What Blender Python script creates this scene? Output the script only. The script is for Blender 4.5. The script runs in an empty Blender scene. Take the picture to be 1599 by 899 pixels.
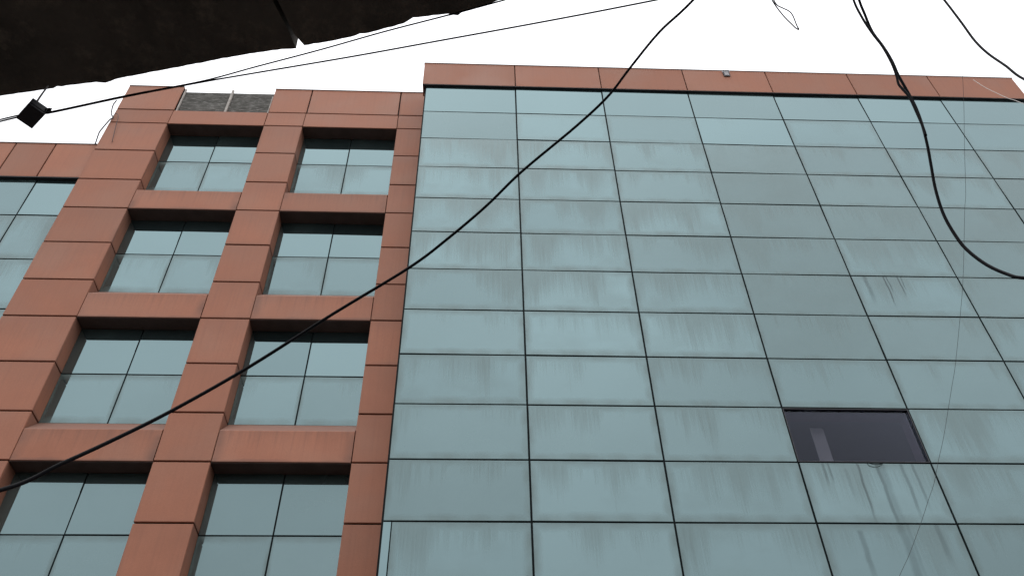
import bpy, bmesh, math, random
from mathutils import Vector, Matrix
random.seed(11)
R = math.radians
scene = bpy.context.scene
col = scene.collection

# ------------------------------------------------------------------ camera
ZG = 20.63                      # height of the parapet datum above the street
cam_d = bpy.data.cameras.new('camera')
cam_d.sensor_fit = 'HORIZONTAL'; cam_d.sensor_width = 36.0
cam_d.lens = 36.0 * 1364.78 / 1599.0
cam_d.clip_start = 0.05; cam_d.clip_end = 3000
cam = bpy.data.objects.new('camera', cam_d); col.objects.link(cam)
r_ = Vector((0.99909627, -0.03876156, -0.01744084))
u_ = Vector((-0.01567095, -0.71733879, 0.69654826))
f_ = Vector((0.03951029, 0.69564545, 0.71729794))
M = Matrix((r_, u_, -f_)).transposed().to_4x4()
M.translation = Vector((-0.86473, -11.5656, 1.603))
cam.matrix_world = M
scene.camera = cam

# ------------------------------------------------------------------ sky, sun, exposure
SUN_EL, SUN_AZ = 80.0, 200.0
world = bpy.data.worlds.new('World'); scene.world = world; world.use_nodes = True
nt = world.node_tree; nt.nodes.clear()
out = nt.nodes.new('ShaderNodeOutputWorld'); bg = nt.nodes.new('ShaderNodeBackground')
sky = nt.nodes.new('ShaderNodeTexSky'); sky.sky_type = 'NISHITA'; sky.sun_disc = False
sky.sun_elevation = R(SUN_EL); sky.sun_rotation = R(SUN_AZ)
sky.air_density = 1.0; sky.dust_density = 6.0; sky.ozone_density = 1.0
tc = nt.nodes.new('ShaderNodeTexCoord'); sp = nt.nodes.new('ShaderNodeSeparateXYZ')
nt.links.new(tc.outputs['Generated'], sp.inputs[0])
mx = nt.nodes.new('ShaderNodeMath'); mx.operation = 'MAXIMUM'; mx.inputs[1].default_value = 0.0
nt.links.new(sp.outputs['Z'], mx.inputs[0])
ov = nt.nodes.new('ShaderNodeMath'); ov.operation = 'MULTIPLY_ADD'      # overcast, brighter towards the zenith
ov.inputs[1].default_value = 0.61; ov.inputs[2].default_value = 0.39
nt.links.new(mx.outputs[0], ov.inputs[0])
vm = nt.nodes.new('ShaderNodeVectorMath'); vm.operation = 'SCALE'
vm.inputs[0].default_value = (19.6, 19.8, 20.4)
cn = nt.nodes.new('ShaderNodeTexNoise'); cn.inputs['Scale'].default_value = 2.4; cn.inputs['Detail'].default_value = 4.0
nt.links.new(tc.outputs['Generated'], cn.inputs['Vector'])
cr = nt.nodes.new('ShaderNodeMapRange'); cr.inputs[1].default_value = 0.3; cr.inputs[2].default_value = 0.7
cr.inputs[3].default_value = 0.90; cr.inputs[4].default_value = 1.10
nt.links.new(cn.outputs['Fac'], cr.inputs[0])
cm_ = nt.nodes.new('ShaderNodeMath'); cm_.operation = 'MULTIPLY'
nt.links.new(ov.outputs[0], cm_.inputs[0]); nt.links.new(cr.outputs[0], cm_.inputs[1])
nt.links.new(cm_.outputs[0], vm.inputs['Scale'])
mix = nt.nodes.new('ShaderNodeMixRGB'); mix.inputs[0].default_value = 0.10
nt.links.new(vm.outputs[0], mix.inputs[1]); nt.links.new(sky.outputs[0], mix.inputs[2])
nt.links.new(mix.outputs[0], bg.inputs[0]); bg.inputs[1].default_value = 0.10
nt.links.new(bg.outputs[0], out.inputs[0])
sd = bpy.data.lights.new('sun', 'SUN'); sd.energy = 0.7; sd.angle = R(14); sd.color = (1.0, 0.97, 0.93)
so = bpy.data.objects.new('sun', sd); col.objects.link(so)
az = R(SUN_AZ); el = R(SUN_EL)
to_sun = Vector((math.sin(az) * math.cos(el), math.cos(az) * math.cos(el), math.sin(el)))
so.rotation_euler = to_sun.to_track_quat('Z', 'Y').to_euler(); so.location = (0, -30, 60)
vs = scene.view_settings
vs.view_transform = 'Standard'; vs.look = 'None'; vs.exposure = 0.0; vs.gamma = 1.0; vs.use_curve_mapping = False
scene.render.engine = 'CYCLES'
scene.cycles.use_denoising = True
scene.cycles.max_bounces = 8; scene.cycles.diffuse_bounces = 4

# ------------------------------------------------------------------ node helpers
class N:
    """small wrapper to write node graphs as expressions"""
    def __init__(s, name):
        s.m = bpy.data.materials.new(name); s.m.use_nodes = True
        s.t = s.m.node_tree; s.t.nodes.clear()
        s.o = s.t.nodes.new('ShaderNodeOutputMaterial')
    def new(s, t): return s.t.nodes.new(t)
    def put(s, sock, v):
        if v is None: return
        if isinstance(v, bpy.types.NodeSocket): s.t.links.new(v, sock)
        else:
            if sock.type == 'RGBA' and not hasattr(v, '__len__'): v = (v, v, v, 1)
            if sock.type == 'RGBA' and len(v) == 3: v = (*v, 1)
            sock.default_value = v
    def math(s, op, a, b=None, c=None, clamp=False):
        n = s.new('ShaderNodeMath'); n.operation = op; n.use_clamp = clamp
        s.put(n.inputs[0], a); s.put(n.inputs[1], b); s.put(n.inputs[2], c)
        return n.outputs[0]
    def add(s, a, b): return s.math('ADD', a, b)
    def sub(s, a, b): return s.math('SUBTRACT', a, b)
    def mul(s, a, b): return s.math('MULTIPLY', a, b)
    def maxi(s, a, b): return s.math('MAXIMUM', a, b)
    def step(s, v, a, b, lo=0.0, hi=1.0):
        n = s.new('ShaderNodeMapRange'); n.interpolation_type = 'SMOOTHSTEP'
        s.put(n.inputs[0], v); s.put(n.inputs[1], a); s.put(n.inputs[2], b); s.put(n.inputs[3], lo); s.put(n.inputs[4], hi)
        return n.outputs[0]
    def xyz(s, v):
        n = s.new('ShaderNodeSeparateXYZ'); s.put(n.inputs[0], v); return n.outputs
    def comb(s, x, y, z):
        n = s.new('ShaderNodeCombineXYZ'); s.put(n.inputs[0], x); s.put(n.inputs[1], y); s.put(n.inputs[2], z); return n.outputs[0]
    def noise(s, vec, scale, detail=3.0, rough=0.55):
        n = s.new('ShaderNodeTexNoise'); s.put(n.inputs['Vector'], vec)
        n.inputs['Scale'].default_value = scale; n.inputs['Detail'].default_value = detail; n.inputs['Roughness'].default_value = rough
        return n.outputs['Fac']
    def mix(s, f, a, b, blend='MIX'):
        n = s.new('ShaderNodeMixRGB'); n.blend_type = blend
        s.put(n.inputs[0], f); s.put(n.inputs[1], a); s.put(n.inputs[2], b); return n.outputs[0]
    def scale(s, c, f):
        n = s.new('ShaderNodeVectorMath'); n.operation = 'SCALE'; s.put(n.inputs[0], c); s.put(n.inputs['Scale'], f); return n.outputs[0]
    def coord(s, which): return s.new('ShaderNodeTexCoord').outputs[which]
    def rnd(s): return s.new('ShaderNodeObjectInfo').outputs['Random']
    def prop(s, name):
        n = s.new('ShaderNodeAttribute'); n.attribute_type = 'OBJECT'; n.attribute_name = name; return n.outputs['Fac']
    def bump(s, h, strength, dist=0.01):
        n = s.new('ShaderNodeBump'); s.put(n.inputs['Height'], h); n.inputs['Strength'].default_value = strength; n.inputs['Distance'].default_value = dist
        return n.outputs[0]
    def bsdf(s, base, rough, ior=None, spec=None, tint=None, normal=None, metallic=None, trans=None, link=True):
        n = s.new('ShaderNodeBsdfPrincipled')
        s.put(n.inputs['Base Color'], base); s.put(n.inputs['Roughness'], rough)
        if ior is not None: s.put(n.inputs['IOR'], ior)
        if spec is not None: s.put(n.inputs['Specular IOR Level'], spec)
        if tint is not None: s.put(n.inputs['Specular Tint'], tint)
        if normal is not None: s.put(n.inputs['Normal'], normal)
        if metallic is not None: s.put(n.inputs['Metallic'], metallic)
        if trans is not None: s.put(n.inputs['Transmission Weight'], trans)
        if link: s.t.links.new(n.outputs[0], s.o.inputs[0])
        return n.outputs[0]

def simple(name, base, rough, var=0.15, scale=8.0, spec=0.3, metallic=None, bump=0.0):
    n = N(name)
    f = n.noise(n.coord('Object'), scale)
    c = n.scale(base, n.step(f, 0.25, 0.75, 1 - var, 1 + var))
    n.bsdf(c, rough, spec=spec, metallic=metallic, normal=n.bump(f, bump) if bump else None)
    return n.m

def glass_material(name, streaks=()):
    """reflective solar-control glazing with run-down dust; dust amount comes from each pane's own 'dirt' value"""
    n = N(name)
    g = n.xyz(n.coord('Generated')); ob = n.xyz(n.coord('Object'))
    rn = n.rnd(); seed = n.mul(rn, 91.0)
    u, v = g[0], g[2]
    down = n.sub(1.0, v)                                           # 0 at the top edge of the pane
    # ragged run-down curtain of dust: length differs from one streak to the next
    cl = n.noise(n.comb(n.add(n.mul(ob[0], 1.1), seed), seed, n.mul(ob[2], 0.12)), 1.0, 2.0)
    cm = n.noise(n.comb(n.add(n.mul(ob[0], 9.0), seed), n.mul(ob[2], 0.5), seed), 1.0, 3.0, 0.65)
    cf = n.noise(n.comb(n.add(n.mul(ob[0], 46.0), seed), n.mul(ob[2], 0.9), seed), 1.0, 2.0)
    length = n.add(n.add(n.mul(n.sub(cl, 0.5), 3.4), n.mul(n.sub(cm, 0.5), 0.95)), n.mul(n.sub(cf, 0.5), 0.70))
    length = n.add(length, n.mul(n.sub(n.prop('dirt_shade'), 0.5), 0.95))
    length = n.add(length, 0.32)
    curtain = n.step(n.sub(length, down), -0.48, 0.70)
    curtain = n.mul(curtain, n.step(cf, 0.15, 0.75, 0.72, 1.0))
    # film along the edges where the sealant holds dust
    w = n.math('MINIMUM', u, n.sub(1.0, u)); h = n.math('MINIMUM', v, n.sub(1.0, v))
    ex = n.step(w, 0.0, 0.09, 1.0, 0.0); ey = n.step(h, 0.0, 0.22, 1.0, 0.0)
    edge = n.mul(n.mul(n.maxi(ex, ey), n.step(n.prop('dirt_shade'), 0.02, 0.3)), n.step(n.noise(n.coord('Object'), 2.2), 0.3, 0.7, 0.5, 1.0))
    # overall blotchy film
    cloud = n.noise(n.comb(n.add(n.mul(ob[0], 0.9), seed), seed, n.mul(ob[2], 1.2)), 1.0, 3.0)
    film = n.maxi(n.mul(n.step(cloud, 0.3, 0.75), n.mul(n.prop('dirt_shade'), 0.5)), n.mul(n.prop('haze'), n.step(cloud, 0.2, 0.7, 0.75, 1.0)))
    d = n.maxi(n.maxi(n.mul(curtain, n.step(n.prop('dirt_shade'), 0.0, 0.6, 0.15, 0.70)), n.mul(edge, 0.8)), film)
    sk = 0.0
    for (u0, wd, top, ln, st) in streaks:
        wob = n.mul(n.sub(n.noise(n.comb(u0 * 31.0, seed, n.mul(ob[2], 2.2)), 1.0, 2.0), 0.5), 0.035)
        dist = n.math('ABSOLUTE', n.sub(n.add(u, wob), u0))
        s_ = n.step(dist, wd * 0.25, wd, 1.0, 0.0)
        s_ = n.mul(s_, n.step(down, top + ln * 0.5, top + ln, 1.0, 0.0))
        s_ = n.mul(s_, n.step(down, top - 0.02, top + 0.02, 0.0, 1.0))
        sk = n.maxi(sk, n.mul(s_, st))
    d = n.math('MINIMUM', d, 0.95)
    tone = n.add(n.mul(n.sub(rn, 0.5), 0.12), 1.0)
    clean = n.bsdf(n.scale((0.014, 0.024, 0.026), tone), 0.025, ior=n.mul(tone, 3.12), tint=(0.645, 0.91, 0.945), link=False)
    dust = n.bsdf(n.mix(n.noise(n.coord('Object'), 5.0), (0.100, 0.162, 0.156), (0.145, 0.216, 0.208)), 0.36, spec=0.7, link=False)
    ms = n.new('ShaderNodeMixShader'); n.put(ms.inputs[0], d); n.t.links.new(clean, ms.inputs[1]); n.t.links.new(dust, ms.inputs[2])
    if streaks:                                                    # rusty water tracks below leaking joints
        stain = n.bsdf((0.050, 0.072, 0.075), 0.5, spec=0.3, link=False)
        m2 = n.new('ShaderNodeMixShader'); n.put(m2.inputs[0], sk); n.t.links.new(ms.outputs[0], m2.inputs[1]); n.t.links.new(stain, m2.inputs[2]); ms = m2
    n.t.links.new(ms.outputs[0], n.o.inputs[0])
    return n.m

def cladding_material():
    n = N('terracotta_panel')
    ob = n.xyz(n.coord('Object')); g = n.xyz(n.coord('Generated')); rn = n.rnd(); seed = n.mul(rn, 57.0)
    v3 = n.comb(n.add(ob[0], seed), n.add(ob[1], seed), ob[2])
    big = n.noise(v3, 1.3, 3.0); fine = n.noise(v3, 60.0, 3.0, 0.7)
    st = n.noise(n.comb(n.add(n.mul(ob[0], 14.0), seed), n.mul(ob[1], 14.0), n.mul(ob[2], 0.5)), 1.0, 3.0)
    base = n.mix(n.step(big, 0.25, 0.78), (0.430, 0.174, 0.106), (0.500, 0.212, 0.134))
    base = n.mix(n.step(n.noise(v3, 0.55, 4.0), 0.38, 0.70, 0.05, 0.55), base, (0.430, 0.238, 0.172))   # dusty bloom
    base = n.mix(n.step(st, 0.45, 0.8, 0.0, 0.16), base, (0.30, 0.130, 0.095))
    base = n.mix(n.step(rn, 0.0, 1.0, 0.0, 0.30), base, (0.410, 0.176, 0.112))
    base = n.scale(base, n.step(n.math('FRACT', n.mul(rn, 13.7)), 0.0, 1.0, 0.93, 1.05))
    base = n.scale(base, n.step(fine, 0.2, 0.8, 0.93, 1.06))
    # grey weathering film, also painted shade on the returns, run from the top edge and collected along the bottom edge
    run = n.mul(n.step(n.add(n.sub(1.0, g[2]), n.mul(n.sub(st, 0.5), -0.9)), 0.0, 0.8, 1.0, 0.0), 0.42)
    low = n.step(n.add(g[2], n.mul(n.sub(big, 0.5), 0.12)), 0.0, 0.07, 0.5, 0.0)
    corner = n.mul(n.step(n.math('MINIMUM', g[0], n.sub(1.0, g[0])), 0.0, 0.10, 1.0, 0.0), n.step(big, 0.3, 0.7))
    nz = n.xyz(n.new('ShaderNodeNewGeometry').outputs['Normal'])[2]
    low = n.maxi(low, n.step(nz, 0.25, 0.6, 0.0, 0.7))             # sloping sills painted darker to offset their extra sky light
    film = n.mul(n.maxi(n.maxi(run, low), n.mul(corner, 0.7)), n.prop('dirt_shade'))
    base = n.mix(film, base, (0.155, 0.100, 0.084))
    n.bsdf(base, n.step(big, 0.2, 0.8, 0.50, 0.68), spec=0.18, normal=n.bump(n.add(fine, n.mul(big, 2.0)), 0.10, 0.004))
    return n.m

def concrete_material(name, c0, c1, c2, rough=0.9, stretch=5.0):
    n = N(name); ob = n.xyz(n.coord('Object'))
    v = n.comb(ob[0], ob[1], n.mul(ob[2], stretch))
    a = n.noise(v, 1.3, 6.0, 0.7); b = n.noise(v, 5.0, 6.0, 0.8)
    c = n.mix(n.step(a, 0.35, 0.65), c0, c1)
    c = n.mix(n.step(b, 0.48, 0.70), c, c2)
    n.bsdf(c, rough, spec=0.2, normal=n.bump(n.add(a, b), 0.5, 0.02))
    return n.m

GLASS = glass_material('reflective_glass')
GLASS_RUN = glass_material('reflective_glass_stained', [(0.17, 0.016, 0.0, 0.45, 0.4), (0.215, 0.012, 0.0, 0.40, 0.45), (0.43, 0.014, 0.0, 1.2, 0.55),
                           (0.585, 0.022, 0.0, 1.5, 0.5), (0.61, 0.05, 0.0, 1.4, 0.25), (0.77, 0.020, 0.0, 1.1, 0.42), (0.86, 0.016, 0.0, 0.9, 0.38), (0.335, 0.02, 0.1, 0.6, 0.15)])
GLASS_RUN2 = glass_material('reflective_glass_streaked', [(0.59, 0.045, 0.0, 1.4, 0.30), (0.64, 0.02, 0.0, 1.0, 0.2), (0.28, 0.03, 0.1, 0.9, 0.35), (0.85, 0.03, 0.0, 0.7, 0.3)])
GLASS_RUN3 = glass_material('reflective_glass_dripped', [(0.30, 0.010, 0.0, 0.9, 0.8), (0.325, 0.008, 0.0, 0.5, 0.7), (0.43, 0.010, 0.0, 0.6, 0.75), (0.46, 0.008, 0.0, 0.4, 0.6), (0.12, 0.03, 0.0, 0.8, 0.4)])
CLAD = cladding_material()
CONC = concrete_material('bare_concrete', (0.075, 0.072, 0.064), (0.150, 0.145, 0.132), (0.36, 0.35, 0.33))
SLAB = concrete_material('sooty_concrete', (0.075, 0.069, 0.060), (0.14, 0.124, 0.105), (0.21, 0.18, 0.145), stretch=1.0)
WALLM = concrete_material('grey_render', (0.20, 0.19, 0.18), (0.26, 0.25, 0.24), (0.30, 0.29, 0.27), stretch=1.0)
JOINT = simple('sealant_black', (0.008, 0.012, 0.013), 0.7, spec=0.1)
GAP = simple('panel_gap', (0.016, 0.011, 0.010), 0.9)
TRIM = simple('dark_aluminium', (0.028, 0.028, 0.034), 0.45, spec=0.5)
COPE = simple('weathered_coping', (0.16, 0.125, 0.115), 0.6, 0.3)
SOFF = simple('shade_dark_soffit', (0.095, 0.066, 0.058), 0.6, 0.2, 3.0)  # shade below the window heads put into the brown
BATTEN = simple('pale_batten', (0.50, 0.46, 0.42), 0.7, 0.25)
RUBBER = simple('black_rubber', (0.0045, 0.0045, 0.007), 0.6, 0.2, 30, 0.06)
GREYWIRE = simple('grey_wire', (0.045, 0.045, 0.048), 0.5, 0.2, 30)
PALEWIRE = simple('pale_wire', (0.42, 0.38, 0.35), 0.5, 0.2, 30)
STEEL = simple('galvanised_strap', (0.55, 0.55, 0.57), 0.5, 0.2, 20, 0.5)
LAMPG = simple('lamp_lens', (0.36, 0.34, 0.35), 0.3, 0.1, 20, 0.5)
PLASTIC = simple('black_plastic', (0.012, 0.012, 0.018), 0.5, 0.3, 40, 0.4)
ASPH = simple('asphalt', (0.05, 0.05, 0.05), 0.9, 0.3, 12, 0.2, bump=0.4)
PAVE = simple('paving', (0.11, 0.105, 0.10), 0.85, 0.2, 4, 0.2, bump=0.2)
EARTH = simple('dusty_ground', (0.10, 0.09, 0.08), 0.95, 0.3, 0.6, 0.1)
ROOM = simple('mauve_ceiling', (0.30, 0.26, 0.29), 0.8, 0.06, 1.0)
ROOMW = simple('room_wall', (0.20, 0.20, 0.23), 0.8, 0.06, 1.0)
PAINT = simple('beige_paint', (0.46, 0.43, 0.34), 0.7, 0.05, 2.0)
MAUVE = simple('mauve_frame', (0.30, 0.20, 0.22), 0.45, 0.08, 3.0, 0.5)
def clear_glass():
    n = N('tinted_clear_glass')
    tr = n.new('ShaderNodeBsdfTransparent'); tr.inputs[0].default_value = (0.76, 0.77, 0.85, 1)
    gl = n.new('ShaderNodeBsdfGlossy'); gl.inputs[0].default_value = (0.86, 0.92, 1.0, 1); gl.inputs['Roughness'].default_value = 0.03
    fr = n.new('ShaderNodeFresnel'); fr.inputs[0].default_value = 1.27
    ms = n.new('ShaderNodeMixShader')
    n.t.links.new(fr.outputs[0], ms.inputs[0]); n.t.links.new(tr.outputs[0], ms.inputs[1]); n.t.links.new(gl.outputs[0], ms.inputs[2])
    n.t.links.new(ms.outputs[0], n.o.inputs[0]); return n.m
CLEAR = clear_glass()

# ------------------------------------------------------------------ mesh helpers
def link(name, me, parent=None, loc=(0, 0, 0), rz=0.0, rx=0.0):
    o = bpy.data.objects.new(name, me); col.objects.link(o)
    o.location = loc; o.rotation_euler = (rx, 0, rz)
    if parent: o.parent = parent
    return o
def empty(name, loc, label, cat):
    o = bpy.data.objects.new(name, None); col.objects.link(o); o.location = loc
    o['label'] = label; o['category'] = cat
    return o
def tag(o, label, cat, group=None):
    o['label'] = label; o['category'] = cat
    if group: o['group'] = group
    return o
def mesh(name, verts, faces, mat, smooth=False):
    me = bpy.data.meshes.new(name); me.from_pydata(verts, [], faces); me.update()
    me.materials.append(mat)
    if smooth:
        for p in me.polygons: p.use_smooth = True
    return me
def box_data(x0, x1, y0, y1, z0, z1, off=0):
    v = [(x0, y0, z0), (x1, y0, z0), (x1, y1, z0), (x0, y1, z0), (x0, y0, z1), (x1, y0, z1), (x1, y1, z1), (x0, y1, z1)]
    f = [(0, 3, 2, 1), (4, 5, 6, 7), (0, 1, 5, 4), (1, 2, 6, 5), (2, 3, 7, 6), (3, 0, 4, 7)]
    return v, [tuple(i + off for i in q) for q in f]
def boxes(name, lst, mat, parent=None, origin=(0, 0, 0)):
    V, F = [], []
    for b in lst:
        x0, x1, y0, y1, z0, z1 = b
        v, f = box_data(x0 - origin[0], x1 - origin[0], y0 - origin[1], y1 - origin[1], z0 - origin[2], z1 - origin[2], len(V)); V += v; F += f
    return link(name, mesh(name, V, F, mat), parent, origin)
_panels = {}
def panel_mesh(w, h, t, ch, mat):
    """slab with its face towards -Y at y = 0 and softened face edges"""
    key = (round(w, 3), round(h, 3), t, ch, mat.name)
    if key in _panels: return _panels[key]
    a, b = w / 2, h / 2
    def ring(i, y): return [(-a + i, y, -b + i), (a - i, y, -b + i), (a - i, y, b - i), (-a + i, y, b - i)]
    V = ring(0, t) + ring(0, ch) + ring(ch, 0)
    F = [(3, 2, 1, 0)]
    for k in (0, 4):
        for i in range(4):
            j = (i + 1) % 4
            F.append((k + i, k + j, k + 4 + j, k + 4 + i))
    F.append((8, 9, 10, 11))
    me = mesh('panel', V, F, mat); _panels[key] = me; return me
def panel(name, x0, x1, z0, z1, Y, t, ch, mat, parent, dirt_shade=0.5, jit=0.0, haze=0.0):
    """front-facing panel; parents sit at the world origin so locations are world ones"""
    me = panel_mesh(x1 - x0, z1 - z0, t, ch, mat)
    o = link(name, me, parent, ((x0 + x1) / 2, Y + random.uniform(-jit, jit), (z0 + z1) / 2))
    o['dirt_shade'] = float(dirt_shade)
    if mat.name.startswith('reflective'):                          # no two panes are glazed perfectly plumb
        o.rotation_euler = (R(random.uniform(-0.45, 0.45)), 0, R(random.uniform(-0.25, 0.25)))
        o['haze'] = float(haze)
    return o
def side_panel(name, X, face, y0, y1, z0, z1, t, ch, mat, parent, dirt_shade=0.5):
    """panel whose face looks towards +X (face=1) or -X (face=-1)"""
    me = panel_mesh(y1 - y0, z1 - z0, t, ch, mat)
    o = link(name, me, parent, (X, (y0 + y1) / 2, (z0 + z1) / 2), rz=math.pi / 2 * face)
    o['dirt_shade'] = float(dirt_shade); return o
def spline(P, n=6):
    P = [Vector(p) for p in P]; Q = [P[0] * 2 - P[1]] + P + [P[-1] * 2 - P[-2]]
    outp = []
    for i in range(1, len(Q) - 2):
        a, b, c, d = Q[i - 1:i + 3]
        for k in range(n):
            t = k / n
            outp.append(0.5 * ((2 * b) + (c - a) * t + (2 * a - 5 * b + 4 * c - d) * t * t + (3 * b - a - 3 * c + d) * t ** 3))
    outp.append(P[-1]); return outp
def tube_data(P, r, seg=8, r1=None, off=0):
    V, F = [], []; n = len(P); side = None
    for i, p in enumerate(P):
        d = (P[min(i + 1, n - 1)] - P[max(i - 1, 0)]).normalized()
        if side is None: side = d.orthogonal().normalized()
        side = (side - d * side.dot(d)).normalized(); up = d.cross(side)
        rr = r if r1 is None else r + (r1 - r) * i / (n - 1)
        for k in range(seg):
            a = 2 * math.pi * k / seg
            V.append(tuple(p + side * (rr * math.cos(a)) + up * (rr * math.sin(a))))
    for i in range(n - 1):
        for k in range(seg):
            k2 = (k + 1) % seg
            F.append((off + i * seg + k, off + i * seg + k2, off + (i + 1) * seg + k2, off + (i + 1) * seg + k))
    F.append(tuple(off + k for k in range(seg))[::-1]); F.append(tuple(off + (n - 1) * seg + k for k in range(seg)))
    return V, F
def tube(name, P, r, mat, parent=None, seg=8, n=6, r1=None):
    pts = spline(P, n); o0 = pts[0].copy()
    pts = [p - o0 for p in pts]
    V, F = tube_data(pts, r, seg, r1)
    return link(name, mesh(name, V, F, mat, True), parent, o0)

Z = lambda z: z + ZG

# ------------------------------------------------------------------ ground, road, pavements
g = boxes('ground', [(-900, 900, -900, 900, -0.5, -0.01)], EARTH); g['kind'] = 'structure'
rd = boxes('road', [(-300, 300, -11.0, -3.2, -0.3, 0.0)], ASPH); rd['kind'] = 'structure'
for nm, b in (('pavement', (-300, 300, -3.2, 0.6, -0.3, 0.13)), ('pavement', (-300, 300, -14.6, -11.0, -0.3, 0.003))):
    p = boxes(nm, [b], PAVE); p['kind'] = 'structure'

# ------------------------------------------------------------------ office building
B = empty('office_building', (0, 0, 0), 'office building with terracotta panelled pillars and a streaky blue green reflective glass front', 'building')
# bulk behind the skins
boxes('wall', [(-9.93, -2.3, 1.25, 13.0, 0, Z(0.90)), (-14.7, -9.94, 1.125, 13.0, 0, Z(-1.6)),
               (-2.19, 12.90, 4.4, 13.0, 0, Z(0.80)), (-2.19, -1.99, 0.06, 4.4, 0, Z(0.80)), (12.70, 12.90, 0.06, 4.4, 0, Z(0.80))], WALLM, B)
boxes('roof', [(-2.18, 12.89, 0.08, 4.39, Z(0.4), Z(0.6))], WALLM, B)

# ---- right wing: structural glazing
CX = [-2.204, 0.0, 2.150, 4.318, 6.486, 8.637, 10.772, 12.930]
H = 1.1; GV, GH = 0.031, 0.027
ZB = -15.4
hx0, hx1, hz1, hz0 = CX[3], CX[4], -9 * H, -10 * H
cw = boxes('curtain_wall', [(-2.235, hx0, 0.016, 0.055, Z(ZB), Z(0.03)), (hx1, 12.955, 0.016, 0.055, Z(ZB), Z(0.03)),
                            (hx0, hx1, 0.016, 0.055, Z(hz1), Z(0.03)), (hx0, hx1, 0.016, 0.055, Z(ZB), Z(hz0))], JOINT, B)
ROWD = [0.02, 0.22, 0.62, 0.62, 0.66, 0.66, 0.60, 0.62, 0.52, 0.55, 0.48, 0.55, 0.66, 0.6]
special = {(10, 3): GLASS_RUN, (11, 3): GLASS_RUN2, (6, 4): GLASS_RUN3}
DV = {(0, 11): 0.45, (0, 2): 0.72, (0, 4): 0.75, (0, 5): 0.85, (0, 8): 0.6}
for r in range(14):
    z1 = 0.016 if r == 0 else -H * r - GH / 2
    z0 = -H * (r + 1) + GH / 2
    for c in range(7):
        if r == 9 and c == 3: continue
        x0 = CX[c] + (GV / 2 if c else 0.0); x1 = CX[c + 1] - GV / 2
        d = ROWD[r] + random.uniform(-0.16, 0.16) + (0.10 if c >= 3 and 3 <= r <= 8 else 0) + (-0.2 if (c, r) == (5, 1) else 0)
        d = DV.get((c, r), d)
        m = special.get((r, c), GLASS)
        if r == 11 and c == 0:
            panel('glass_panel', x0, x0 + 0.115, Z(z0), Z(z1), 0.0, 0.018, 0.003, GLASS, cw, 0.05)
            x0 += 0.13
        panel('glass_panel', x0, x1, Z(z0), Z(z1), 0.0, 0.018, 0.003, m, cw, max(0, d), 0.002,
              max(0.0, (0.42 if c >= 3 and 2 <= r <= 7 else 0.12 if r > 1 else 0.0) + random.uniform(-0.22, 0.2)) * (0 if (r, c) in special or (c, r) == (5, 2) else 1))
# dark window in the glass front
fw = 0.014
win = boxes('window', [(hx0 + 0.004, hx1 - 0.004, 0.002, 0.11, Z(hz1 - 0.012 - fw), Z(hz1 - 0.012)), (hx0 + 0.004, hx1 - 0.004, 0.002, 0.11, Z(hz0 + 0.012), Z(hz0 + 0.012 + fw)),
                       (hx0 + 0.004, hx0 + 0.004 + fw, 0.002, 0.11, Z(hz0 + 0.012 + fw), Z(hz1 - 0.012 - fw)), (hx1 - 0.004 - fw, hx1 - 0.004, 0.002, 0.11, Z(hz0 + 0.012 + fw), Z(hz1 - 0.012 - fw))], TRIM, B)
win['label'] = 'dark see-through window without reflective coating'
i0, i1, k0, k1 = hx0 + 0.019, hx1 - 0.019, Z(hz0 + 0.027), Z(hz1 - 0.027)
boxes('pane', [(i0, i1, 0.036, 0.044, k0, k1)], CLEAR, win)
boxes('inner_jamb', [(i0, i1, 0.112, 0.34, k1 - 0.004, k1 + 0.03), (i0, i1, 0.112, 0.34, k0 - 0.03, k0),
                     (i0 - 0.03, i0, 0.112, 0.34, k0, k1 - 0.004), (i1 - 0.004, i1 + 0.03, 0.112, 0.34, k0, k1 - 0.004)], MAUVE, win)
boxes('blind_strip', [(4.88, 5.11, 0.42, 0.432, 9.2, 10.62)], PAINT, win)
tube('pull_loop', [(5.44, -0.012, 9.628), (5.478, -0.03, 9.588), (5.548, -0.035, 9.572), (5.635, -0.03, 9.585), (5.70, -0.012, 9.628)], 0.007, RUBBER, win, 6, 5)
# room seen through it
rx0, rx1, rz0, rz1 = 3.2, 8.2, 8.9, 11.84
boxes('room', [(rx0, rx1, 0.34, 4.3, rz1, rz1 + 0.2), (rx0, rx1, 0.34, 4.3, rz0 - 0.2, rz0)], ROOM, B)
boxes('room_wall', [(rx0, rx1, 4.2, 4.3, rz0, rz1), (rx0 - 0.1, rx0, 0.34, 4.3, rz0, rz1), (rx1, rx1 + 0.1, 0.34, 4.3, rz0, rz1),
                    (rx0, i0 - 0.03, 0.29, 0.34, rz0, rz1), (i1 + 0.03, rx1, 0.29, 0.34, rz0, rz1), (i0 - 0.03, i1 + 0.03, 0.29, 0.338, k1 + 0.03, rz1)], ROOMW, B)

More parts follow.
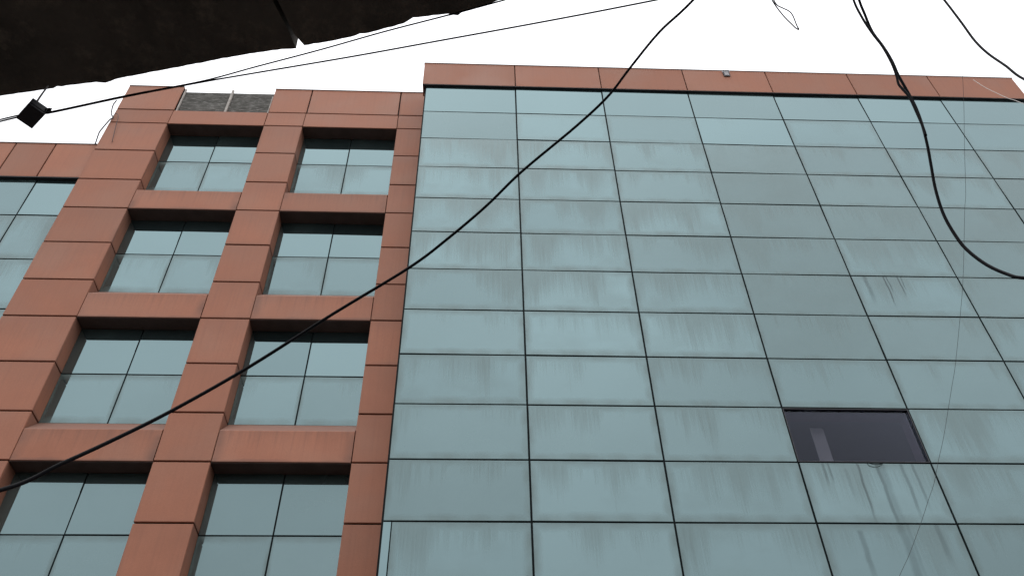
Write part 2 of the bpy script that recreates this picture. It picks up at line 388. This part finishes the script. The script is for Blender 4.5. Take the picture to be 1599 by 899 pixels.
# parapet of the right wing
pp = boxes('parapet', [(-2.26, 13.02, -0.024, 0.30, Z(0.05), Z(1.00))], GAP, B)
pe = [-2.30] + CX[1:-1] + [13.06]
for i in range(7):
    panel('cladding_panel', pe[i] + (0.012 if i else 0), pe[i + 1] - (0.012 if i < 6 else 0), Z(0.034), Z(1.018), -0.06, 0.034, 0.006, CLAD, pp, 0.15, 0.0015)
side_panel('cladding_panel', 13.06, 1, -0.024, 0.30, Z(0.034), Z(1.018), 0.035, 0.006, CLAD, pp, 0.2)
side_panel('cladding_panel', -2.30, -1, -0.024, 0.30, Z(0.034), Z(1.018), 0.03, 0.006, CLAD, pp, 0.2)
boxes('coping', [(-2.31, 13.07, -0.068, 0.32, Z(1.020), Z(1.045))], COPE, pp)
boxes('soffit', [(-2.295, 13.05, -0.055, 0.014, Z(0.018), Z(0.033))], TRIM, pp)

# ---- middle section with pillars and recessed windows
D, DG = 0.85, 1.19
L = [-0.59 - 3.3 * k for k in range(5)]
joints = [1.08, 0.0, L[0]]
for k in range(4): joints += [L[k] - 1.15, L[k] - 2.28, L[k + 1]]
J = 0.016; T = 0.035
def pillar(x0, x1, left, right, name='pillar'):
    core = boxes(name, [(x0 + T, x1 - T, D + T, 1.16, Z(-13.79), Z(1.04))], GAP, B)
    for i in range(len(joints) - 1):
        top = joints[i] - (J if i else 0); bot = joints[i + 1] + J
        panel('cladding_panel', x0, x1, Z(bot), Z(top), D, T - 0.002, 0.007, CLAD, core, random.uniform(0.1, 0.5), 0.002)
        if i >= 2:
            for s, X, on in ((-1, x0, left), (1, x1, right)):
                if on: side_panel('return_panel', X, s, D + T + 0.002, DG + 0.02, Z(bot), Z(top), T - 0.004, 0.005, CLAD, core, random.uniform(0.85, 1.0))  # film raised on the returns to paint in the shade of the reveals
        elif left == 2 and x0 < -9:
            side_panel('return_panel', x0, -1, D + T + 0.002, 1.3, Z(bot), Z(top), T - 0.004, 0.005, CLAD, core, 0.3)
    boxes('coping', [(x0 - 0.004, x1 + 0.004, D - 0.012, 1.22, Z(1.082), Z(1.105))], COPE, core)
    return core
PX = [(-9.97, -8.57), (-6.21, -5.27), (-2.93, -2.24)]
pillar(*PX[0], 2, 1); pillar(*PX[1], 1, 1); pillar(*PX[2], 1, 0)
WX = [(PX[0][1], PX[1][0]), (PX[1][1], PX[2][0])]
def extrude(name, prof, x0, x1, mat, parent):
    w = (x1 - x0) / 2; n = len(prof); y0 = prof[0][0]; zc = (prof[0][1] + prof[1][1]) / 2
    V = [(-w, y - y0, z - zc) for y, z in prof] + [(w, y - y0, z - zc) for y, z in prof]
    F = [tuple(range(n)), tuple(range(2 * n - 1, n - 1, -1))]
    for i in range(n):
        j = (i + 1) % n; F.append((i, n + i, n + j, j))
    me = mesh(name, V, F, mat)
    bm = bmesh.new(); bm.from_mesh(me); bmesh.ops.recalc_face_normals(bm, faces=bm.faces)
    bmesh.ops.bevel(bm, geom=[e for e in bm.edges if abs(e.verts[0].co.x - e.verts[1].co.x) > 0.1], offset=0.006, segments=1, affect='EDGES')
    bm.to_mesh(me); bm.free()
    return link(name, me, parent, ((x0 + x1) / 2, y0, zc))
for wi, (x0, x1) in enumerate(WX):
    o = extrude('spandrel', [(D + 0.001, Z(L[0])), (D + 0.001, Z(-J)), (DG + 0.05, Z(-J)), (DG + 0.05, Z(L[0]))], x0 + J, x1 - J, CLAD, B); o['dirt_shade'] = 0.15
    for k in range(1, 5):
        zb = L[k]
        o = extrude('spandrel', [(D + 0.002, Z(zb)), (D + 0.002, Z(zb + 0.64)), (DG - 0.004, Z(zb + 1.01)), (DG + 0.05, Z(zb + 1.01)), (DG + 0.05, Z(zb))], x0 + J, x1 - J, CLAD, B)
        o['dirt_shade'] = 0.95
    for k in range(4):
        boxes('soffit', [(x0 + 0.005, x1 - 0.005, D + 0.022, DG - 0.003, Z(L[k] - 0.012), Z(L[k] - 0.001))], SOFF, B)  # added sheet, its dark colour stands in for shade under the spandrel
        top, bot = L[k] - 0.006, L[k + 1] + 1.01
        mid = L[k] - 1.115 - 0.02 * k; xm = (x0 + x1) / 2 + 0.02
        w = boxes('window', [(x0 + 0.002, x1 - 0.002, DG + 0.016, DG + 0.046, Z(bot + 0.002), Z(top - 0.006))], JOINT, B)
        g2 = 0.012
        for (a, b) in ((x0 + 0.004, xm - g2), (xm + g2, x1 - 0.004)):
            panel('pane', a, b, Z(mid + g2), Z(top - 0.006), DG, 0.017, 0.003, GLASS, w, max(0.0, random.uniform(-0.05, 0.12)), 0.0015, random.uniform(0, 0.06) + (0.16 if k == 3 else 0))
            panel('pane', a, b, Z(bot + 0.004), Z(mid - g2), DG, 0.017, 0.003, GLASS, w, random.uniform(0.22, 0.45), 0.0015, random.uniform(0.0, 0.12) + 0.05 * k)
# top row of panels: the second bay keeps its panel, the first has lost both and shows bare concrete
x0, x1 = WX[1]
topp = boxes('backing_wall', [(x0, x1, D + T, 1.19, Z(-0.01), Z(1.04))], GAP, B)
panel('cladding_panel', x0 + 2 * J, x1 - 2 * J, Z(J), Z(1.08), D, T - 0.002, 0.007, CLAD, topp, 0.2, 0.002)
boxes('coping', [(x0 + 0.005, x1 - 0.005, D - 0.012, 1.22, Z(1.082), Z(1.105))], COPE, topp)
x0, x1 = WX[0]
cp = boxes('bare_concrete', [(x0 + 0.002, x1 - 0.002, 0.93, 1.19, Z(-0.01), Z(0.97))], CONC, B, (-7.4, 0.93, Z(0.5)))
cp['label'] = 'grey concrete strip where two cladding panels are missing'
for bx, bw, zt in ((x0 + 0.05, 0.035, 1.05), (-7.31, 0.055, 1.06), (x1 - 0.03, 0.022, 0.80)):
    boxes('batten', [(bx - bw / 2 - 7e-3 * 0 , bx + bw / 2, 0.885, 0.928, Z(0.002), Z(zt))], BATTEN, B)

# ---- left wing, one storey lower
LX = [-9.965, -10.97, -11.90, -12.83, -13.76, -14.69]
lp = boxes('parapet', [(-14.69, -9.98, 0.95, 1.3, Z(-2.73), Z(-1.48))], GAP, B)
for i in range(5):
    panel('cladding_panel', LX[i + 1] + J, LX[i] - (J if i else 0.006), Z(-2.745), Z(-1.465), 0.915, 0.033, 0.007, CLAD, lp, 0.15, 0.002)
boxes('coping', [(-14.69, -9.98, 0.903, 1.32, Z(-1.463), Z(-1.438))], COPE, lp)
boxes('soffit', [(-14.69, -9.985, 0.920, 1.024, Z(-2.765), Z(-2.746))], TRIM, lp)
lw = boxes('curtain_wall', [(-14.69, -9.98, 1.028, 1.12, Z(-12.6), Z(-2.75))], JOINT, B)
LZ = [-2.768, -4.01, -5.43, -6.87, -8.31, -9.75, -11.19, -12.60]
for r in range(7):
    for i in range(5):
        panel('glass_panel', LX[i + 1] + 0.017, LX[i] - 0.017, Z(LZ[r + 1] + 0.017), Z(LZ[r] - (0.017 if r else 0)), 1.01, 0.017, 0.003, GLASS, lw, (0.12, 0.62, 0.5, 0.5, 0.5, 0.5, 0.5)[r] + random.uniform(-0.08, 0.08), 0.0015)
# plain lower storeys, below the picture
boxes('base_wall', [(-2.2, 12.93, 0.02, 0.3, 0, Z(ZB)), (-9.97, -2.21, D, 1.15, 0, Z(-13.80)), (-14.69, -9.98, 1.08, 1.12, 0, Z(-12.61))], CLAD, B)['dirt_shade'] = 0.4

# ---- small lamp fixed under the coping of the right parapet
lamp = empty('wall_lamp', (5.45, -0.06, Z(0.93)), 'small square metal flood lamp on the terracotta parapet, under its top edge', 'lamp')
boxes('lamp_body', [(-0.08, 0.08, -0.028, -0.004, -0.20, 0.055)], TRIM, lamp)
boxes('lamp_lens', [(-0.055, 0.055, -0.034, -0.0285, -0.165, -0.03)], LAMPG, lamp)
boxes('bracket', [(-0.06, 0.06, -0.034, -0.0286, 0.0, 0.04), (-0.09, -0.082, -0.04, -0.002, -0.03, 0.075), (0.082, 0.09, -0.04, -0.002, -0.03, 0.075), (-0.09, 0.09, -0.04, -0.002, 0.0752, 0.082)], STEEL, lamp)

# ------------------------------------------------------------------ dark canopy overhead
EDGE = [(-7.2, -8.22), (-5.0, -8.74), (-3.235, -9.144), (-3.004, -9.187), (-2.872, -9.216), (-2.743, -9.236), (-2.698, -9.233), (-2.646, -9.254), (-2.449, -9.302), (-2.256, -9.346), (-1.97, -9.412), (-1.814, -9.44), (-1.746, -9.446)]
EDGE2 = [(-1.706, -9.463), (-1.567, -9.491), (-1.351, -9.55), (-1.23, -9.589), (-1.184, -9.62), (-1.02, -9.644), (-0.975, -9.637), (-0.946, -9.662), (-0.872, -9.686), (-0.799, -9.713), (-0.726, -9.746), (0.6, -10.09), (2.4, -10.5)]
def ragged(E, seed):
    rg = random.Random(seed); o = []
    for (a, b) in zip(E, E[1:]):
        n = max(1, int(math.dist(a, b) / 0.022))
        for i in range(n):
            t = i / n
            o.append((a[0] + (b[0] - a[0]) * t, a[1] + (b[1] - a[1]) * t + ((rg.uniform(-0.0015, 0.0015) + (rg.uniform(-0.007, 0.0) if rg.random() < 0.08 else 0)) if 0 < i else 0)))
    o.append(E[-1]); return o
cano = empty('canopy', (0, -14.6, 0), 'soot dark concrete canopy with ragged edge jutting out overhead', 'canopy')
def slab(edge, back, z0, z1, name):
    P = edge + back; n = len(P); o = (edge[0][0], edge[0][1], z0)
    V = [(x - o[0], y - o[1], 0) for x, y in P]
    V += [(x - o[0], y - o[1] - (0.02 if i < len(edge) else 0), z1 - z0) for i, (x, y) in enumerate(P)]
    F = [tuple(range(n)), tuple(range(2 * n - 1, n - 1, -1))] + [(i, n + i, n + (i + 1) % n, (i + 1) % n) for i in range(n)]
    me = mesh(name, V, F, SLAB)
    bm = bmesh.new(); bm.from_mesh(me); bmesh.ops.recalc_face_normals(bm, faces=bm.faces); bm.to_mesh(me); bm.free()
    ob = link(name, me, cano, (o[0], o[1] + 14.6, o[2])); return ob
slab(ragged(EDGE, 1), [(-1.765, -9.52), (-1.824, -9.69), (-3.55, -14.6), (-7.2, -14.6)], 5.403, 5.53, 'roof_slab')
slab(ragged(EDGE2, 2), [(2.4, -14.6), (-3.50, -14.6), (-1.800, -9.69), (-1.745, -9.52)], 5.403, 5.53, 'roof_slab')
slab([(-7.2, -8.36), (-1.75, -9.56), (2.4, -10.6)], [(2.4, -14.6), (-7.2, -14.6)], 5.532, 5.60, 'roof_topping')
boxes('beam', [(-7.2, 2.4, 0.0, 0.30, 5.0, 5.40)], SLAB, cano)
boxes('wall', [(-28, 26, -0.35, 0.0, 0.0, 11.5)], WALLM, cano)  # unseen wall behind the camera, raised and widened to block low sky light

# ------------------------------------------------------------------ cables and wires
THICK = [(-5.5, -14.55, 2.6), (-4.4, -12.0, 2.35), (-3.3, -9.7, 2.65), (-2.98, -8.95, 3.15), (-2.791, -8.423, 3.617), (-2.679, -8.267, 3.852), (-2.549, -8.138, 4.081), (-2.378, -8.018, 4.346), (-2.095, -7.898, 4.74), (-1.712, -7.835, 5.207), (-1.289, -7.83, 5.627), (-1.057, -7.871, 5.862), (-0.812, -7.945, 6.111), (-0.579, -8.047, 6.354), (-0.204, -8.205, 6.672), (0.022, -8.33, 6.865), (0.18, -8.461, 7.034), (0.384, -8.629, 7.231), (0.623, -8.79, 7.403), (1.1, -9.2, 7.75), (2.0, -9.9, 8.3), (5.0, -12.5, 9.8), (8.0, -14.6, 10.3)]
tag(tube('cable', THICK, 0.0094, RUBBER), 'thick black cable sweeping diagonally from lower left across the whole facade', 'cable')
A = [(-28.0, -3.0, 5.6), (-14.0, -6.4, 5.35), (-6.0, -8.25, 5.30), (-3.222, -9.073, 5.303), (-2.974, -9.122, 5.303), (-2.562, -9.229, 5.303), (-2.193, -9.316, 5.303), (-1.923, -9.401, 5.303), (-1.612, -9.498, 5.303), (-1.31, -9.598, 5.303), (-1.016, -9.688, 5.303), (-0.761, -9.769, 5.303), (1.5, -10.5, 5.31), (7.0, -12.0, 5.7), (9.0, -14.6, 6.0)]
tag(tube('wire', A, 0.0036, RUBBER, seg=6), 'thin black wire running close along the ragged canopy edge', 'wire')
Bw = [(-28.0, -2.8, 5.7), (-14.0, -6.3, 5.4), (-6.0, -8.2, 5.35), (-3.258, -9.028, 5.353), (-3.005, -9.083, 5.353), (-2.586, -9.192, 5.353), (-2.209, -9.281, 5.353), (-1.942, -9.339, 5.353), (-1.475, -9.439, 5.353), (-1.079, -9.529, 5.353), (-0.575, -9.644, 5.353), (-0.067, -9.766, 5.353), (1.5, -10.15, 5.36), (7.2, -11.7, 5.75), (9.3, -14.6, 6.1)]
tag(tube('wire', Bw, 0.0040, RUBBER, seg=6), 'thin black wire crossing open sky above the terracotta pillars, the lower of two', 'wire')
SHORT = [(1.1, -14.6, 9.9), (1.35, -11.0, 9.3), (1.62, -9.6, 8.4), (1.73, -9.0, 7.85), (1.773, -8.814, 7.475), (1.793, -8.764, 7.276), (1.822, -8.734, 7.094), (1.849, -8.718, 6.941), (1.864, -8.692, 6.774), (1.864, -8.667, 6.645), (1.858, -8.652, 6.575), (1.865, -8.649, 6.518), (1.878, -8.648, 6.421), (1.878, -8.63, 6.263), (1.874, -8.616, 6.134), (1.867, -8.606, 6.051)]
tag(tube('cable', SHORT, 0.0085, RUBBER), 'short black cable with a cut end lying against the long hooked cable', 'cable')
LONG = [(1.2, -14.6, 9.8), (1.42, -11.0, 9.25), (1.67, -9.6, 8.35), (1.77, -9.0, 7.83), (1.808, -8.821, 7.462), (1.826, -8.766, 7.311), (1.847, -8.715, 7.151), (1.883, -8.687, 6.999), (1.909, -8.656, 6.856), (1.92, -8.624, 6.729), (1.94, -8.593, 6.566), (1.953, -8.567, 6.43), (1.953, -8.535, 6.281), (1.941, -8.496, 6.117), (1.92, -8.457, 5.954), (1.892, -8.417, 5.761), (1.873, -8.391, 5.549), (1.873, -8.39, 5.349), (1.88, -8.406, 5.216), (1.899, -8.449, 5.058), (1.92, -8.511, 4.921), (1.938, -8.583, 4.811), (2.05, -8.70, 4.70), (2.6, -8.85, 4.52), (5.0, -9.3, 4.6), (10.0, -10.0, 5.4), (18.0, -11.0, 7.2)]
tag(tube('cable', LONG, 0.0095, RUBBER), 'long black cable dropping over the right glass and hooking out at the right edge', 'cable')
TOPR = [(2.0, -14.6, 9.9), (2.1, -11.2, 9.2), (2.22, -9.5, 8.3), (2.285, -8.99, 7.65), (2.296, -8.94, 7.43), (2.301, -8.928, 7.262), (2.304, -8.923, 7.103), (2.303, -8.919, 6.895), (2.296, -8.918, 6.674), (2.294, -8.936, 6.478), (2.294, -8.976, 6.262), (2.285, -9.021, 6.031), (2.33, -9.12, 5.7), (3.2, -9.6, 5.2), (8.0, -10.6, 5.6), (18.0, -11.6, 7.4)]
tag(tube('cable', TOPR, 0.0074, RUBBER), 'black cable sagging across the sky in the top right corner', 'cable')
LOOP = [(1.1, -9.2, 7.75), (1.18, -8.80, 7.70), (1.244, -8.714, 7.638), (1.295, -8.658, 7.594), (1.354, -8.608, 7.547), (1.411, -8.57, 7.507), (1.439, -8.553, 7.487), (1.459, -8.549, 7.477), (1.441, -8.572, 7.496), (1.408, -8.626, 7.536), (1.379, -8.649, 7.558), (1.334, -8.661, 7.581), (1.293, -8.674, 7.602), (1.257, -8.716, 7.635), (1.19, -8.81, 7.71)]
tag(tube('wire', LOOP, 0.0046, GREYWIRE, seg=6), 'thin grey wire bent into a pointed loop against the sky', 'wire')
HAIR = [(0.9, -9.02, 7.62), (0.60, -8.66, 7.80), (0.615, -8.626, 7.781), (0.666, -8.583, 7.748), (0.703, -8.538, 7.717), (0.717, -8.491, 7.69), (0.712, -8.441, 7.665), (0.687, -8.38, 7.64)]
tag(tube('wire', HAIR, 0.0008, GREYWIRE, seg=5), 'hair thin stray strand curling beside the thick diagonal cable', 'wire')
FWIRE = [(2.58, -8.60, 7.3), (2.511, -8.374, 6.839), (2.454, -8.211, 6.515), (2.393, -8.071, 6.196), (2.356, -8.014, 6.062), (2.235, -7.85, 5.614), (2.151, -7.771, 5.364), (2.021, -7.68, 5.019), (1.95, -7.644, 4.859), (1.806, -7.59, 4.549), (1.73, -7.571, 4.405), (1.654, -7.558, 4.258), (1.587, -7.549, 4.154), (1.506, -7.543, 4.028), (1.372, -7.543, 3.835), (1.261, -7.55, 3.691), (1.1, -7.56, 3.45)]
tag(tube('wire', FWIRE, 0.0012, GREYWIRE, seg=5), 'very fine grey wire trailing down in front of the glass beside the dark window', 'wire')
tag(tube('wire', [(4.984, -6.325, 10.677), (4.754, -6.589, 10.073), (4.516, -6.869, 9.487), (4.282, -7.136, 8.95), (4.106, -7.339, 8.57), (3.888, -7.576, 8.122)], 0.0026, PALEWIRE, seg=6), 'thin pale wire slanting in front of the right end of the parapet', 'wire')
DANG = [(-10.08, 0.83, 20.978), (-10.09, 0.82, 20.741), (-10.02, 0.82, 20.366), (-9.93, 0.82, 20.199), (-9.964, 0.81, 20.084), (-10.0, 0.81, 19.886), (-10.036, 0.82, 19.719), (-10.06, 0.83, 19.553), (-10.036, 0.84, 19.285), (-10.022, 0.86, 19.10)]
tag(tube('wire', DANG, 0.016, GREYWIRE, seg=6), 'frayed dark wire dangling down the outer corner of the widest terracotta pillar', 'wire')
DANG2 = [(-9.93, 0.80, 20.199), (-9.90, 0.80, 20.34), (-9.80, 0.80, 20.22), (-9.73, 0.81, 19.759), (-9.63, 0.82, 19.143)]
tag(tube('wire', DANG2, 0.007, GREYWIRE, seg=5), 'fine wire hooked over and hanging on the front of the widest terracotta pillar', 'wire')

# splice box on the two thin wires, tied up to the canopy
bxo = empty('junction_box', (-3.045, -9.122, 5.30), 'small black splice box hung on thin wires below the canopy', 'junction box')
def rot_box(name, hx, hy, hz, mat, parent, z=0.0, ang=0.0, shrink=0.86):
    V = []
    for zz, s in ((-hz, shrink), (-hz * 0.6, 1), (hz * 0.6, 1), (hz, shrink)):
        V += [(-hx * s, -hy * s, zz + z), (hx * s, -hy * s, zz + z), (hx * s, hy * s, zz + z), (-hx * s, hy * s, zz + z)]
    F = [(3, 2, 1, 0), (12, 13, 14, 15)]
    for k in (0, 4, 8):
        for i in range(4): F.append((k + i, k + (i + 1) % 4, k + 4 + (i + 1) % 4, k + 4 + i))
    return link(name, mesh(name, V, F, mat), parent, (0, 0, 0), ang)
ANG = math.atan2(-9.184 + 9.102, -3.03 + 3.119)
rot_box('box_body', 0.060, 0.040, 0.028, PLASTIC, bxo, 0.0, ANG)
rot_box('lid', 0.062, 0.042, 0.006, PLASTIC, bxo, -0.031, ANG, 0.95)
tube('strap', [(0.003, -0.02, 0.028), (0.03, -0.052, 0.07), (0.066, -0.089, 0.106), (0.075, -0.10, 0.14)], 0.0052, STEEL, bxo, 6, 3, 0.003)
